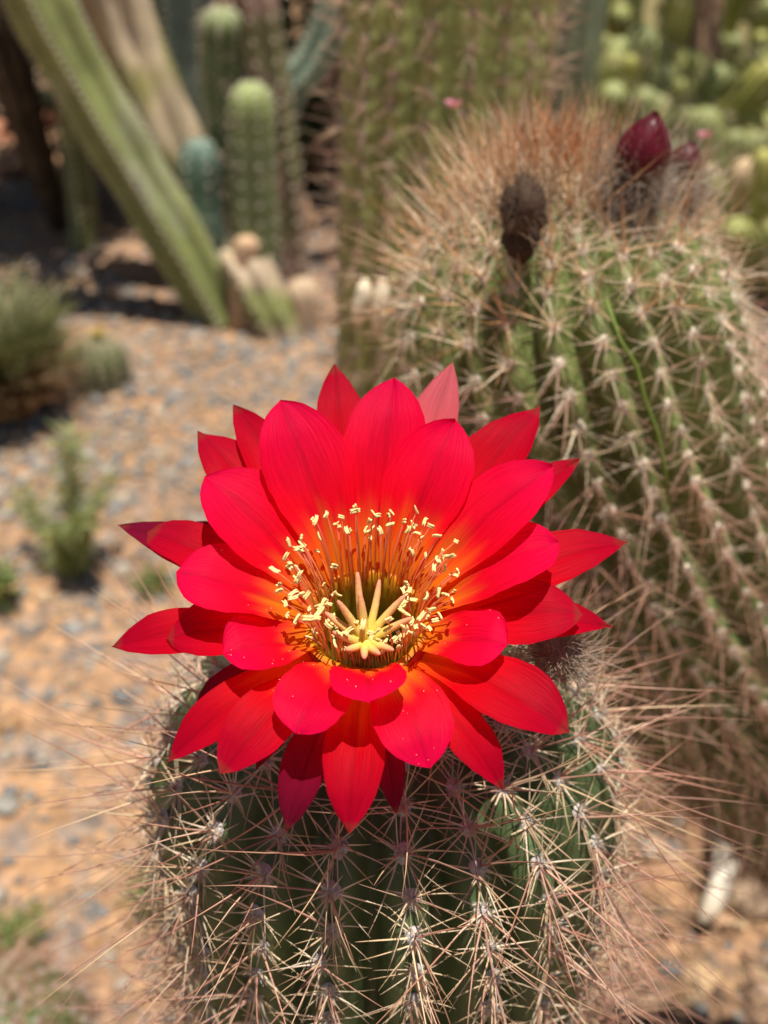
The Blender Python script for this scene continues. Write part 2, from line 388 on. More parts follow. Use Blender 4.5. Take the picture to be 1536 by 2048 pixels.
plant_spines(near, nearC, rn, nearC.areoles(.020, .40, .0145, rn), lambda q: cl_near_top if q < .045 else cl_near, pads_near, 290)

# ---- right cactus, leaning
rr_ = random.Random(21)
rightC = Column([at(1092, 352, .455), at(1102, 560, .452), at(1180, 800, .45), at(1300, 1040, .45), at(1452, 1290, .45), Vector((.375, .455, .36)), Vector((.46, .46, .17)), Vector((.52, .465, -.02))], .076, 24, depth=.18, dome=.98, phase=R(-83))
rb = Vector((.52, .465, 0))
right = thing('ribbed_cactus', rb, 'leaning spiny ribbed cactus with rust-coloured crown spines and dark red bud', 'cactus', 'ribbed torch cacti growing together')
link('body', rightC.mesh('right_body', (.17, .21, .06), (.16, .195, .065)), right)
cl_r0 = [spine_cluster_mesh('right_crown_%d' % i, rr_, 12, 9, (.012, .020), (.016, .032), .00026, .00034, RUST, RUST, 42, .12, (30, 66)) for i in range(5)]
cl_r01 = [spine_cluster_mesh('right_ring_%d' % i, rr_, 14, 8, (.013, .022), (.02, .04), .0003, .0004, PALE, RUST[2:] + PALE, 44, .3, (40, 70)) for i in range(6)]
cl_r1 = [spine_cluster_mesh('right_top_%d' % i, rr_, 15, 6, (.010, .020), (.018, .042), .00026, .00033, PALE, PALE + RUST[2:], 48, .22) for i in range(8)]
cl_r2 = [spine_cluster_mesh('right_mid_%d' % i, rr_, 13, 3, (.009, .017), (.016, .036), .00023, .00030, STRAW, STRAW + BROWN, 58, -.1) for i in range(8)]
cl_r3 = [spine_cluster_mesh('right_low_%d' % i, rr_, 13, 4, (.011, .020), (.020, .042), .00025, .00033, RBROWN + STRAW[2:], RBROWN, 56, -.35) for i in range(8)]
pads_r = [pad_mesh('pad_right_%d' % i, rr_, .0027, (.78, .68, .54)) for i in range(5)]
def zone_r(q):
    q = q + rr_.uniform(-.012, .012)
    return cl_r0 if q < .017 else cl_r01 if q < .034 else cl_r1 if q < .085 else cl_r2 if q < .16 else cl_r3
plant_spines(right, rightC, rr_, rightC.areoles(.006, .58, .0145, rr_), zone_r, pads_r, 295)

# ---- middle cactus behind
rm = random.Random(31)
midC = Column([(.052, .77, 1.06), (.045, .76, .9), (.035, .75, .7), (.028, .745, .4), (.03, .74, -.02)], .070, 19, depth=.17, dome=1.0, phase=R(-88))
midr = thing('ribbed_cactus', (.03, .74, 0), 'tall upright ribbed cactus with brown spines and two pale corky scars', 'cactus', 'ribbed torch cacti growing together')
link('body', midC.mesh('mid_body', (.32, .34, .115), (.32, .34, .115)), midr)
cl_m = [spine_cluster_mesh('mid_%d' % i, rm, 11, 4, (.008, .015), (.014, .034), .0003, .00036, STRAW, BROWN[:2] + STRAW[2:], 60, -.05) for i in range(8)]
pads_m = [pad_mesh('pad_mid_%d' % i, rm, .0026, (.55, .45, .36)) for i in range(4)]
plant_spines(midr, midC, rm, midC.areoles(.03, 1.08, .019, rm), lambda q: cl_m, pads_m, 260)
for px, y0, y1 in ((722, 560, 650), (758, 560, 662)):
    b = MB(); pts = []
    for k in range(7):
        pts.append(at(px + 9 - 14 * k / 6 + rm.uniform(-2, 2), y0 + (y1 - y0) * k / 6, .666))
    b.tube(pts, [.002, .0050, .006, .0062, .006, .0054, .002], (.82, .70, .50), sides=8); link('corky_scar', b.mesh('corky_scar', M_CORK), midr)

# ------------------------------------------------------------------ the flower of the near cactus
flower = sub_empty('flower', near); flower['label'] = 'large open scarlet flower with orange throat and cream stamens'
O = slant(732, 1245, .285)
AX_EL = R(75.6); A = Vector((0, -math.cos(AX_EL), math.sin(AX_EL))); U_ = Vector((1, 0, 0)); V_ = A.cross(U_).normalized()
if V_.y < 0: V_ = -V_
def dd(ph): return U_ * math.cos(ph) + V_ * math.sin(ph)
def FP(r, ph, h): return O + dd(ph) * r + A * h
mm = .001
PROF_ROUND = [(0, .40), (.15, .50), (.3, .68), (.45, .86), (.6, .98), (.72, 1.0), (.82, .92), (.9, .74), (.955, .50), (.985, .24), (1, .02)]
PROF_TAPER = [(0, .40), (.15, .52), (.3, .71), (.45, .90), (.57, 1.0), (.68, .98), (.78, .88), (.87, .68), (.94, .42), (.98, .18), (1, .01)]
PROF_POINT = [(0, .55), (.2, .72), (.4, .93), (.55, 1.0), (.68, .95), (.8, .76), (.9, .46), (.96, .2), (1, .01)]
def interp(tab, t):
    for (a, x), (b, y) in zip(tab, tab[1:]):
        if t <= b: f = (t - a) / (b - a); return x + (y - x) * f
    return tab[-1][1]
PETAL_TONE = {  # throat, mid, tip colours; layer 1 also darkened for weaker light on steep petals
    0: ((.95, .30, .015), (.90, .004, .026), (.84, .002, .085)),
    1: ((.92, .14, .012), (.72, .002, .012), (.48, .002, .032)),
    2: ((.60, .02, .02), (.32, .004, .030), (.20, .008, .042)),
}
POLLEN = []
def petal(tx, ty, W, e, layer, prof, bow=16, cup=.16, roll=0, blunt=0, back=0, seed=0):
    e = R(e); rb_, hb = ((15.2, .5), (16.5, -3.0), (17, -6.5))[layer]; rb_ *= mm; hb *= mm
    ph = math.atan2((1245 - ty) / .82, tx - 732); L = .055
    def tip(ph, L): return FP(rb_, ph, hb) + dd(ph) * (L * math.cos(e)) + A * (L * math.sin(e))
    for it in range(25):
        x, y = project(tip(ph, L)); fx, fy = x - tx, y - ty
        if abs(fx) + abs(fy) < .2: break
        x1, y1 = project(tip(ph + 1e-4, L)); x2, y2 = project(tip(ph, L + 1e-5))
        a11, a21 = (x1 - x) / 1e-4, (y1 - y) / 1e-4; a12, a22 = (x2 - x) / 1e-5, (y2 - y) / 1e-5
        D = a11 * a22 - a12 * a21
        dph = -(fx * a22 - a12 * fy) / D; dL = -(a11 * fy - a21 * fx) / D
        ph += max(-.3, min(.3, dph)); L += max(-.02, min(.02, dL)); L = max(.012, min(.1, L))
    B = FP(rb_, ph, hb); T = tip(ph, L); e0 = e + R(bow)
    P1 = B + (dd(ph) * math.cos(e0) + A * math.sin(e0)) * (L * .52)
    side = A.cross(dd(ph)).normalized(); rnd = random.Random(seed * 17 + 5)
    nt_, nx = 30, 14; V = []; C = []; F = []; UVs = []; ph1, ph2 = rnd.uniform(0, 6), rnd.uniform(0, 6)
    W = W * mm * .5 * (1.12 if layer == 0 else 1.14); c0, c1, c2 = PETAL_TONE[layer]; asym = rnd.uniform(-.05, .05)
    for i in range(nt_ + 1):
        t = i / nt_; t = t if t < .8 else t
        p = bez(B, P1, T, t); tg = ((P1 - B) * (1 - t) + (T - P1) * t).normalized()
        s = Matrix.Rotation(R(roll) * t, 3, tg) @ side; n = tg.cross(s).normalized()
        if n.dot(A) < 0: n = -n
        hw = W * interp(prof, t)
        p = p + n * (-.0012 * max(0, t - .8) / .2 if not back else .004 * max(0, t - .5))
        for j in range(nx + 1):
            x = 2 * j / nx - 1
            z = cup * hw * x * x * (1 - .35 * t) - .00075 * math.exp(-(x / .16) ** 2) * (1 - .6 * t) + .0006 * abs(x) ** 2 * math.sin(5 * t * 2 + ph1 + (2 if x > 0 else 0))
            z += .00035 * math.sin(9 * t + 3 * x + ph2)
            ww = hw * x * (1 + .012 * math.sin(23 * t + ph2) * abs(x) + .008 * math.sin(51 * t + ph1) * abs(x)) + asym * hw * t * (1 - x * x)
            V.append(p + s * ww + n * z); UVs.append(((x + 1) / 2 * .3 + seed * .37, t + seed * .21))
            a = min(1, max(0, (t + .05 * math.cos(x * 9 + ph1) * (1 - abs(x)) + .07 * x * x + .03 * math.sin(x * 31 + ph2) - .10 - .05 * math.sin(ph1)) / .36)); a = a * a * (3 - 2 * a); bb = min(1, max(0, (t - .45) / .55))
            c = [c0[k] * (1 - a) + c1[k] * a for k in range(3)]; c = [c[k] * (1 - bb) + c2[k] * bb for k in range(3)]
            if t > .965 and layer: c = [q * .5 + w_ * .5 for q, w_ in zip(c, (.30, .07, .04))]
            if back: c = [q * .35 + w_ * .65 for q, w_ in zip(c, (.80, .23, .28))] if t > .35 else c  # pale pink painted in for the sky sheen on this petal
            rib = 1 - .16 * math.exp(-(x / .09) ** 2) - .10 * max(0, abs(x) - .86) / .14; c = [q * rib for q in c]
            C.append(tuple(c))
            if layer == 0 and ty > 1080 and rnd.random() < .02: POLLEN.append(p + s * (ww + rnd.gauss(0, .0006)) + n * (z + .00022) + tg * rnd.gauss(0, .0007))
    m1 = nx + 1
    for i in range(nt_):
        for j in range(nx): F.append((i * m1 + j, i * m1 + j + 1, (i + 1) * m1 + j + 1, (i + 1) * m1 + j))
    b = MB(); b.add(V, F, C)
    me = b.mesh('petal', M_PETAL)
    uv = me.uv_layers.new(name='UVMap'); idx = np.empty(len(me.loops), dtype=np.int32); me.loops.foreach_get('vertex_index', idx)
    uv.data.foreach_set('uv', np.array(UVs, dtype=np.float32)[idx].ravel())
    o = link('petal' if layer < 2 else 'sepal', me, flower)
    return L
RO, PO, TA = PROF_ROUND, PROF_POINT, PROF_TAPER
PETALS = [
    # tip x, y, width mm, chord elevation, layer, profile, options
    (560, 797, 22, 38, 0, TA, dict(cup=.20, roll=-6)), (786, 751, 21, 37, 0, TA, dict(cup=.16)), (912, 836, 21, 40, 0, TA, dict(cup=.24, roll=14)),
    (410, 948, 22, 32, 0, TA, dict(cup=.18)), (1104, 926, 19.5, 34, 0, TA, dict(cup=.18)), (352, 1140, 19, 24, 0, RO, dict(cup=.22)),
    (1116, 1078, 18, 30, 0, RO, dict(cup=.2)), (448, 1302, 16.5, 22, 0, RO, dict(cup=.26, bow=6)), (1013, 1285, 16.5, 25, 0, RO, dict(cup=.26, bow=6)),
    (588, 1462, 17, 17, 0, RO, dict(cup=.2, bow=26)), (738, 1397, 17, 42, 0, RO, dict(cup=.25, bow=18)), (861, 1535, 18, 2, 0, TA, dict(cup=.22, bow=26)),
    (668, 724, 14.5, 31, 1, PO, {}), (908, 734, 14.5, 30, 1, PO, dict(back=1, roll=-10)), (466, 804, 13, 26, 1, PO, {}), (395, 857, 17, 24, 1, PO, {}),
    (1080, 806, 17, 27, 1, PO, {}), (1160, 913, 12.5, 20, 1, PO, {}), (1257, 1078, 15, 14, 1, PO, {}), (293, 1060, 14, 14, 1, RO, {}),
    (1167, 1224, 17, 16, 1, TA, dict(roll=8)), (1228, 1249, 11, 4, 1, PO, {}), (219, 1288, 13.5, 0, 1, PO, {}), (330, 1272, 16, 8, 1, TA, {}),
    (1142, 1461, 16.5, 6, 1, TA, dict(bow=22)), (698, 1669, 13.5, -8, 1, PO, dict(bow=30)), (438, 1546, 14.5, 2, 1, TA, dict(bow=24)),
    (328, 1524, 11.5, -8, 1, PO, dict(bow=24)), (1010, 1580, 11, -10, 1, PO, dict(bow=30)),
    (234, 1045, 12, 10, 2, PO, {}), (568, 1667, 10.5, -18, 2, PO, dict(bow=34)), (793, 1632, 7, -22, 2, PO, dict(bow=34)),
    (385, 1415, 9, -18, 2, PO, dict(bow=24)), (380, 1042, 8, 4, 2, PO, {}), (508, 1540, 6.5, -26, 2, PO, dict(bow=30)),
]
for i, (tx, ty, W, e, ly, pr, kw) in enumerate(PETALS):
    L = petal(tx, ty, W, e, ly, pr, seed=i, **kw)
    print('petal', i, round(L * 1000, 1))

def lathe(b, prof, seg, cols, wob=0):
    V = []; F = []; C = []
    for (r, h), c in zip(prof, cols):
        for i in range(seg):
            g = 2 * math.pi * i / seg; V.append(FP(r * mm * (1 + wob * math.sin(5 * g + h)), g, h * mm)); C.append(c)
    for j in range(len(prof) - 1):
        for i in range(seg): F.append((j * seg + i, j * seg + (i + 1) % seg, (j + 1) * seg + (i + 1) % seg, (j + 1) * seg + i))
    b.add(V, F, C)
b = MB()   # inside of the throat
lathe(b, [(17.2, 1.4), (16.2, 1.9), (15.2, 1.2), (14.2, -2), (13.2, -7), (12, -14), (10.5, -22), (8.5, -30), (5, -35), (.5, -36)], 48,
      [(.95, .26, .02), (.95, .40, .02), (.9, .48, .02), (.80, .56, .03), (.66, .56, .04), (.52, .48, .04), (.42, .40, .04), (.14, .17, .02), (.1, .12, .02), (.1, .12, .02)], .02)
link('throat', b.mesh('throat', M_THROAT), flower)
b = MB()   # outside tube
lathe(b, [(17.3, 1.0), (17.4, -3), (16.8, -10), (15.2, -20), (13.2, -30), (11.8, -40), (11, -52)], 40,
      [(.5, .03, .03), (.4, .05, .03), (.25, .10, .04), (.16, .15, .05), (.12, .15, .05), (.12, .14, .05), (.12, .13, .05)], .03)
link('flower_tube', b.mesh('flower_tube', M_BODY), flower)
b = MB(); rh = random.Random(5)
for k in range(1100):
    h = rh.uniform(-50, -14); g = rh.uniform(0, 6.28); r = 16.5 + (h + 12) * .14
    p = FP(r * mm, g, h * mm); d = (dd(g) + A * .5 + Vector((rh.gauss(0, .5), rh.gauss(0, .5), rh.gauss(0, .5)))).normalized(); l = rh.uniform(.005, .012)
    q = rh.uniform(.6, 1.2); b.tube([p, p + d * l * .5, p + d * l + Vector((0, 0, rh.gauss(0, .002)))], [.00012, .0001, .00004], (.30 * q, .22 * q, .17 * q), sides=3, cap=False)
o = link('tube_wool', b.mesh('tube_wool', M_HAIR), flower); o['kind'] = 'stuff'

b = MB(); iv, if_ = ico()
for p in POLLEN:
    r_p = rh.uniform(.00006, .00014); b.add([p + v * r_p for v in iv], if_, [(.9, .66, .36)] * 12)
o = link('pollen', b.mesh('pollen', M_ANTHER), flower); o['kind'] = 'stuff'
# stamens: filament and anther in one mesh each
rs = random.Random(77)
def stamen(ph, rb, hb, rt, ht, sway):
    b = MB(); B = FP(rb * mm, ph, hb * mm); T = FP(rt * mm, ph + sway, ht * mm)
    P1 = FP((rb + .15 * (rt - rb)) * mm, ph + sway * .3, (hb + .62 * (ht - hb)) * mm)
    pts = [bez(B, P1, T, i / 7) for i in range(8)]; q = rs.uniform(.85, 1.1)
    cols = [(1.0 * q, (.66 - .24 * i / 7) * q, .16 + .12 * i / 7) for i in range(8)]
    b.tube(pts, [.00021] * 7 + [.00016], cols, sides=5, cap=False, mat=0)
    d = Vector((rs.gauss(0, 1), rs.gauss(0, 1), rs.gauss(0, .8))).normalized(); ln = rs.uniform(1.0, 1.75) * mm; r = rs.uniform(.45, .58) * mm
    q = rs.uniform(.88, 1.08); c = (.90 * q, .72 * q, .30 * q); e = Vector((rs.gauss(0, 1), rs.gauss(0, 1), rs.gauss(0, 1))) * .25 * mm
    sc_ = rs.uniform(.72, 1.12); ln *= sc_; r *= sc_ * .68; o_ = d.cross(Vector((rs.gauss(0, 1), rs.gauss(0, 1), rs.gauss(0, 1)))).normalized() * r * .8
    for sg in (-1, 1):                                   # two dusty lobes
        ap = [T + d * (ln * x) + e * (x * x) + o_ * sg * (1 + .35 * x * x) + Vector((rs.gauss(0, 1), rs.gauss(0, 1), rs.gauss(0, 1))) * r * .12 for x in (-1, -.85, -.5, 0, .5, .85, 1)]
        b.tube(ap, [r * .25 * rs.uniform(.8, 1.2), r * .75 * rs.uniform(.8, 1.2), r * rs.uniform(.85, 1.2), r * rs.uniform(.8, 1.1), r * rs.uniform(.85, 1.2), r * .75 * rs.uniform(.8, 1.2), r * .25], tuple(k_ * rs.uniform(.92, 1.05) for k_ in c), sides=6, mat=1)
    link('stamen', b.mesh('stamen', [M_FIL, M_ANTHER]), flower)
for i in range(124):
    ph = 2 * math.pi * (i + rs.uniform(-.9, .9)) / 124; s = math.sin(ph)
    rt = (17 + 4.5 * max(0, s) + 5.5 * abs(math.cos(ph)) ** 2 - 3.5 * max(0, -s)) * rs.uniform(.72, 1.06)
    ht = rs.uniform(13, 25) - 7 * max(0, -s)
    stamen(ph, rs.uniform(13.2, 14.4), rs.uniform(-4, 0), rt, ht, rs.gauss(0, .10))
for i in range(62):
    ph = rs.uniform(R(150), R(390)); rb = rs.uniform(10.5, 12.8)
    stamen(ph, rb, -14 + (rb - 10.5) * 3, rs.uniform(8.5, 13), rs.uniform(1, 10) + (4 if math.sin(ph) > -.5 else -2), rs.gauss(0, .15))

ST = O - V_ * .0122 + A * .0095          # stigma base
b = MB(); b.tube([FP(.002, R(-90), -.034), FP(.005, R(-90), -.018), ST - A * .004, ST], [.0012, .0013, .0015, .0019], [(.5, .5, .12), (.75, .6, .15), (.9, .62, .2), (.92, .66, .26)], sides=10)
link('style', b.mesh('style', M_STIGMA), flower)
for (ph, th, ln) in ((104, 46, 15), (84, 40, 14.5), (58, 56, 16), (38, 62, 14.5), (132, 46, 13), (156, 60, 11.5), (190, 70, 9), (230, 76, 7.5), (268, 76, 8), (304, 76, 8), (338, 76, 10.5), (12, 70, 13)):
    ph = R(ph + rs.uniform(-9, 9)); th = R(th + rs.uniform(-7, 7)); ln *= rs.uniform(.82, 1.1); sw = dd(ph + 1.57) * rs.uniform(-.0022, .0022); d = A * math.cos(th) + dd(ph) * math.sin(th); ln *= mm
    c_ = A * rs.uniform(.001, .0025); b = MB(); pts = [ST + d * ln * t + (c_ + sw) * t * t - A * .0006 * (1 - t) for t in (0, .2, .4, .6, .8, .93, 1)]
    b.tube(pts, [.0010, .0011, .0011, .0010, .00085, .00062, .0003], [(.88, .62, .07), (.90, .68, .10), (.90, .66, .14), (.89, .58, .18), (.88, .48, .20), (.86, .38, .20), (.84, .32, .19)], sides=8)
    link('stigma_lobe', b.mesh('stigma_lobe', M_STIGMA), flower)

# small woolly bud beside the flower
bud = sub_empty('bud', near); b = MB(); bc = slant(1112, 1312, .318); blob(b, bc, .007, .007, .008, (.22, .17, .13), rn, rough=.2)
link('bud_core', b.mesh('bud_core', M_WOOL), bud)
b = MB(); hair_tuft(b, rn, bc, .007, 700, (.42, .33, .25), (.004, .011)); o = link('bud_wool', b.mesh('bud_wool', M_HAIR), bud); o['kind'] = 'stuff'

# ------------------------------------------------------------------ buds of the leaning cactus
def red_bud(base, axis, length, width, wool_r, wool_n, seed):
    rnd = random.Random(seed); bud = sub_empty('bud', right); axis = axis.normalized()
    u = axis.cross(Vector((0, 1, 0))).normalized(); v = axis.cross(u)
    b = MB(); blob(b, base + axis * length * .45, width * .40, width * .40, length * .50, (.10, .012, .022), rnd, rough=.04, axis=axis); link('bud_core', b.mesh('bud_core', M_BUD), bud)
    for ring, (h0, n, l, wf) in enumerate(((.02, 7, .62, .5), (.14, 7, .70, .48), (.28, 6, .70, .46), (.36, 5, .66, .42))):
        for k in range(n):
            g = 2 * math.pi * (k + .5 * (ring % 2)) / n + rnd.uniform(-.1, .1); V = []; C = []; F = []
            for i in range(9):
                t = i / 8; h = h0 + l * t; h2 = min(h, 1.03)
                pr = interp(((0, .62), (.15, .86), (.35, 1), (.55, .9), (.75, .6), (.9, .28), (1.0, .03), (1.1, .0)), h2) * width * .52 + .0003 * (3 - ring) * (1 - min(1, h2))
                for j in range(5):
                    x = (j / 4 * 2 - 1); hw = wf * interp(PROF_POINT, t); gg = g + x * hw * 1.3
                    V.append(base + axis * (h2 * length) + (u * math.cos(gg) + v * math.sin(gg)) * (pr + .0007 * (1 - x * x)))
                    q = .75 + .4 * rnd.random(); c = (.085, .004, .010) if t > .2 else (.14, .07, .03); C.append(tuple(y * q for y in c))
            for i in range(8):
                for j in range(4): F.append((i * 5 + j, i * 5 + j + 1, (i + 1) * 5 + j + 1, (i + 1) * 5 + j))
            b = MB(); b.add(V, F, C); link('bud_scale', b.mesh('bud_scale', M_BUD), bud)
    b = MB()
    for k in range(5):
        hair_tuft(b, rnd, base - axis * (.002 + .0035 * k), wool_r * (1 - .05 * k), wool_n // 5, (.46, .37, .30), (.006, .014), axis=axis)
    o = link('bud_wool', b.mesh('bud_wool', M_HAIR), bud); o['kind'] = 'stuff'
    b = MB(); blob(b, base - axis * .009, wool_r * .85, wool_r * .85, .014, (.16, .12, .09), rnd, axis=axis, rough=.2); link('bud_stalk', b.mesh('bud_stalk', M_WOOL), bud)
red_bud(at(1272, 352, .425), Vector((.16, -.06, 1)), .0255, .0195, .0105, 1500, 1)
red_bud(at(1362, 345, .45), Vector((.25, 0, 1)), .013, .012, .011, 1200, 2)
bud = sub_empty('dried_bud', right); b = MB(); c = at(1046, 420, .395)
ax_ = Vector((-.05, -.35, 1)).normalized()
blob(b, c, .0085, .0085, .0125, (.10, .065, .045), rr_, rough=.3, axis=ax_); blob(b, c - ax_ * .013, .0075, .0075, .010, (.06, .04, .03), rr_, rough=.3, axis=ax_)
link('bud_core', b.mesh('dried_core', M_WOOL), bud)
b = MB(); hair_tuft(b, rr_, c, .008, 500, (.20, .14, .10), (.003, .007), flat=1.4); o = link('bud_wool', b.mesh('dried_wool', M_HAIR), bud); o['kind'] = 'stuff'
# thin green climbing stalk over the leaning cactus
b = MB(); pts = [at(x, y, Y) for x, y, Y in ((1212, 600, .372), (1240, 680, .365), (1272, 730, .362), (1290, 800, .36), (1315, 865, .358), (1328, 930, .357), (1340, 1010, .357))]
b.tube(pts, [.0008] * 7, (.22, .30, .06), sides=6); vine = link('green_stalk', b.mesh('green_stalk', M_LEAF), right)

# ------------------------------------------------------------------ columnar cactus clump behind
rc = random.Random(41)
def ribbed_stem(b, pts, rad, ribs, col, tipcol=None, dome=True, depth=.28, ph=0, segs=None, rows=30, cork=None, dots=None):
    pts = [Vector(p) for p in pts]; n = len(pts)
    def cr(t):
        x = t * (n - 1); i = min(int(x), n - 2); f = x - i
        p0 = pts[max(i - 1, 0)]; p1 = pts[i]; p2 = pts[i + 1]; p3 = pts[min(i + 2, n - 1)]
        return .5 * ((2 * p1) + (p2 - p0) * f + (2 * p0 - 5 * p1 + 4 * p2 - p3) * f * f + (3 * p1 - p0 - 3 * p2 + p3) * f ** 3)
    total = sum((pts[i + 1] - pts[i]).length for i in range(n - 1)); m = ribs * 6; V = []; C = []; F = []; a = None
    ts = [i / rows for i in range(rows + 1)]
    if dome: ts = sorted(set(ts + [1 - x * rad / total for x in (.02, .1, .25, .45, .7, .9, 1.2, 1.5)]))
    for t in ts:
        p = cr(t); tg = (cr(min(1, t + .01)) - cr(max(0, t - .01))).normalized()
        if a is None: a = tg.cross(Vector((0, 1, .1))).normalized()
        a = (a - tg * a.dot(tg)).normalized(); bv = tg.cross(a)
        x = (1 - t) * total / rad; x2 = x / 1.5; r = rad * (1 if not dome or x2 > 1 else math.sqrt(max(.0004, 1 - (1 - x2) ** 2)) ** .9)
        r *= 1 + .09 * noise.noise(p * 9)
        for i in range(m):
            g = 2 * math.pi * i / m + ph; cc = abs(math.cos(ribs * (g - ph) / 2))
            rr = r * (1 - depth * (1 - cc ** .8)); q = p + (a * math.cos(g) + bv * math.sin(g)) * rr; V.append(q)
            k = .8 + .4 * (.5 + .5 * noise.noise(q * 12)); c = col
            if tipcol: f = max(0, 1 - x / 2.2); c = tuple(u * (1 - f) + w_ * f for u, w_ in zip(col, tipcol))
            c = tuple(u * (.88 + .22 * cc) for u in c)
            if cork:
                f = min(1, max(0, (noise.noise(q * cork[1]) + cork[2]) * 3)); c = tuple(u * (1 - f) + w_ * f for u, w_ in zip(c, cork[0]))
            C.append(tuple(u * k for u in c))
    for j in range(len(ts) - 1):
        for i in range(m): F.append((j * m + i, j * m + (i + 1) % m, (j + 1) * m + (i + 1) % m, (j + 1) * m + i))
    F.append(tuple(range(m))[::-1]); F.append(tuple((len(ts) - 1) * m + i for i in range(m)))
    b.add(V, F, C)
    if dots is not None:
        iv, if_ = ico(); stp = max(1, int(.028 / (total / len(ts))))
        for j in range(0, len(ts) - 1, stp):
            for i in range(0, m, 6):
                q = V[j * m + i]; dots.add([q + v * .0042 for v in iv], if_, [(.62, .55, .44)] * 12)
def stem_areoles(b, pts, rad, n, rnd, col):
    for k in range(n):
        t = rnd.random(); x = t * (len(pts) - 1); i = min(int(x), len(pts) - 2); p = Vector(pts[i]).lerp(Vector(pts[i + 1]), x - i)
        tg = (Vector(pts[i + 1]) - Vector(pts[i])).normalized(); d = Vector((rnd.gauss(0, 1), rnd.gauss(0, 1), rnd.gauss(0, 1))); d = (d - tg * d.dot(tg)).normalized()
        for j in range(5):
            e = (d + Vector((rnd.gauss(0, .7), rnd.gauss(0, .7), rnd.gauss(0, .7)))).normalized(); q = p + d * rad * .97
            b.tube([q, q + e * rnd.uniform(.008, .02)], [.0007, .0002], col, sides=3, cap=False)
cereus = thing('columnar_cactus', ground_at(455, 610), 'clump of smooth blue-green columnar cactus stems, one leaning over, in shade', 'cactus')
GREEN = (.20, .24, .07); BLUE = (.13, .20, .15); OLIVE = (.22, .22, .08); TAN = (.55, .42, .28)
YC = 2.22
STEMS = [
    # points base -> tip, radius, ribs, colour, tip colour, dome, cork
    ([(448, 618, 2.2), (322, 420, 2.2), (200, 215, 2.2), (92, 20, 2.2), (-5, -200, 2.2)], .067, 5, (.23, .255, .09), None, True, ((.42, .42, .30), 9, -.30)),
    ([(440, 470, 2.42), (365, 360, 2.42), (292, 200, 2.40), (215, 0, 2.40), (150, -180, 2.38)], .088, 6, (.32, .29, .10), None, True, ((.70, .54, .36), 7, .22)),
    ([(395, 560, 2.7), (378, 300, 2.7), (362, 100, 2.7), (350, -160, 2.7)], .085, 7, (.13, .17, .14), None, True, None),
    ([(500, 560, 2.42), (468, 360, 2.40), (447, 180, 2.38), (444, 18, 2.36)], .048, 8, (.17, .22, .105), (.26, .32, .12), True, None),
    ([(516, 600, 2.20), (512, 470, 2.20), (507, 320, 2.20), (502, 165, 2.20)], .049, 8, (.19, .235, .105), (.29, .35, .12), True, None),
    ([(420, 570, 2.29), (410, 490, 2.29), (402, 390, 2.29), (398, 278, 2.29)], .048, 6, (.15, .23, .18), None, True, None),
    ([(590, 590, 2.30), (572, 400, 2.30), (545, 200, 2.30), (512, -40, 2.30), (500, -160, 2.3)], .040, 6, (.20, .19, .09), None, True, ((.36, .24, .19), 8, .25)),
    ([(548, 330, 2.5), (570, 200, 2.5), (624, 125, 2.5), (668, 30, 2.5), (690, -110, 2.5)], .042, 7, (.20, .28, .20), None, True, None),
    ([(545, 632, 2.12), (520, 585, 2.14), (500, 545, 2.16), (476, 515, 2.2)], .052, 6, (.23, .24, .08), None, False, (TAN, 10, .05)),
    ([(170, 520, 2.6), (164, 400, 2.62), (150, 280, 2.64), (120, 60, 2.66)], .035, 6, (.20, .22, .07), None, True, None),
]
for pts, rad, ribs, colr, tipc, dome, cork in STEMS:
    P = [at(*p) for p in pts]
    if P[0].z > .03 and pts[0][0] not in (548,):
        P = [Vector((P[0].x + .02, P[0].y, -.02))] + P
    elif pts[0][0] == 548:
        P = [Vector((P[0].x - .05, P[0].y, -.02))] + P
    else: P[0].z = min(P[0].z, -.01)
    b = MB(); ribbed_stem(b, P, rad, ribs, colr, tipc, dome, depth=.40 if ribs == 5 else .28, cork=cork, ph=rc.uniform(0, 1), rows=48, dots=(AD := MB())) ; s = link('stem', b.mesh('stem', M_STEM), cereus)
    o = link('areole', AD.mesh('stem_areoles', M_WOOL), s); o.matrix_parent_inverse = Matrix.Identity(4); o['kind'] = 'stuff'
    b = MB(); stem_areoles(b, P, rad, 90, rc, (.34, .24, .16)); o = link('spine', b.mesh('stem_spines', M_SPINE), s); o.matrix_parent_inverse = Matrix.Identity(4); o['kind'] = 'stuff'
# dead woody stubs between the clump and the tall cactus
for i, (px, py, Y, rx, h, cx) in enumerate(((604, 400, 2.75, .05, .12, (.36, .22, .13)), (592, 520, 2.35, .035, .10, (.45, .29, .16)), (606, 585, 2.15, .05, .16, (.50, .36, .24)), (470, 500, 2.15, .035, .14, (.55, .36, .22)))):
    p = at(px, py, Y); b = MB(); lean = Vector((rc.uniform(-.04, .04), 0, 0))
    q0 = Vector((p.x, p.y, -.01)); pts = [q0.lerp(p + Vector((0, 0, .03)), t) + lean * t + Vector((rc.gauss(0, .006), 0, 0)) for t in (0, .3, .6, .85, 1)]
    ribbed_stem(b, pts, rx * .8, 5, cx, None, True, depth=.2, rows=16); lab = ('thick', 'slim', 'pale short', 'leaning')[i]
    t = thing('dead_stump', (p.x, p.y, 0), '%s tan dead cactus stub %s' % (lab, ('rising above the others beside the shaded clump', 'standing between two thicker stubs by the shaded clump', 'at the foot of the tall brown-spined cactus', 'among the blue-green columnar stems')[i]), 'stump', 'dead woody cactus stubs')
    link('stub', b.mesh('stub', M_CORK), t)

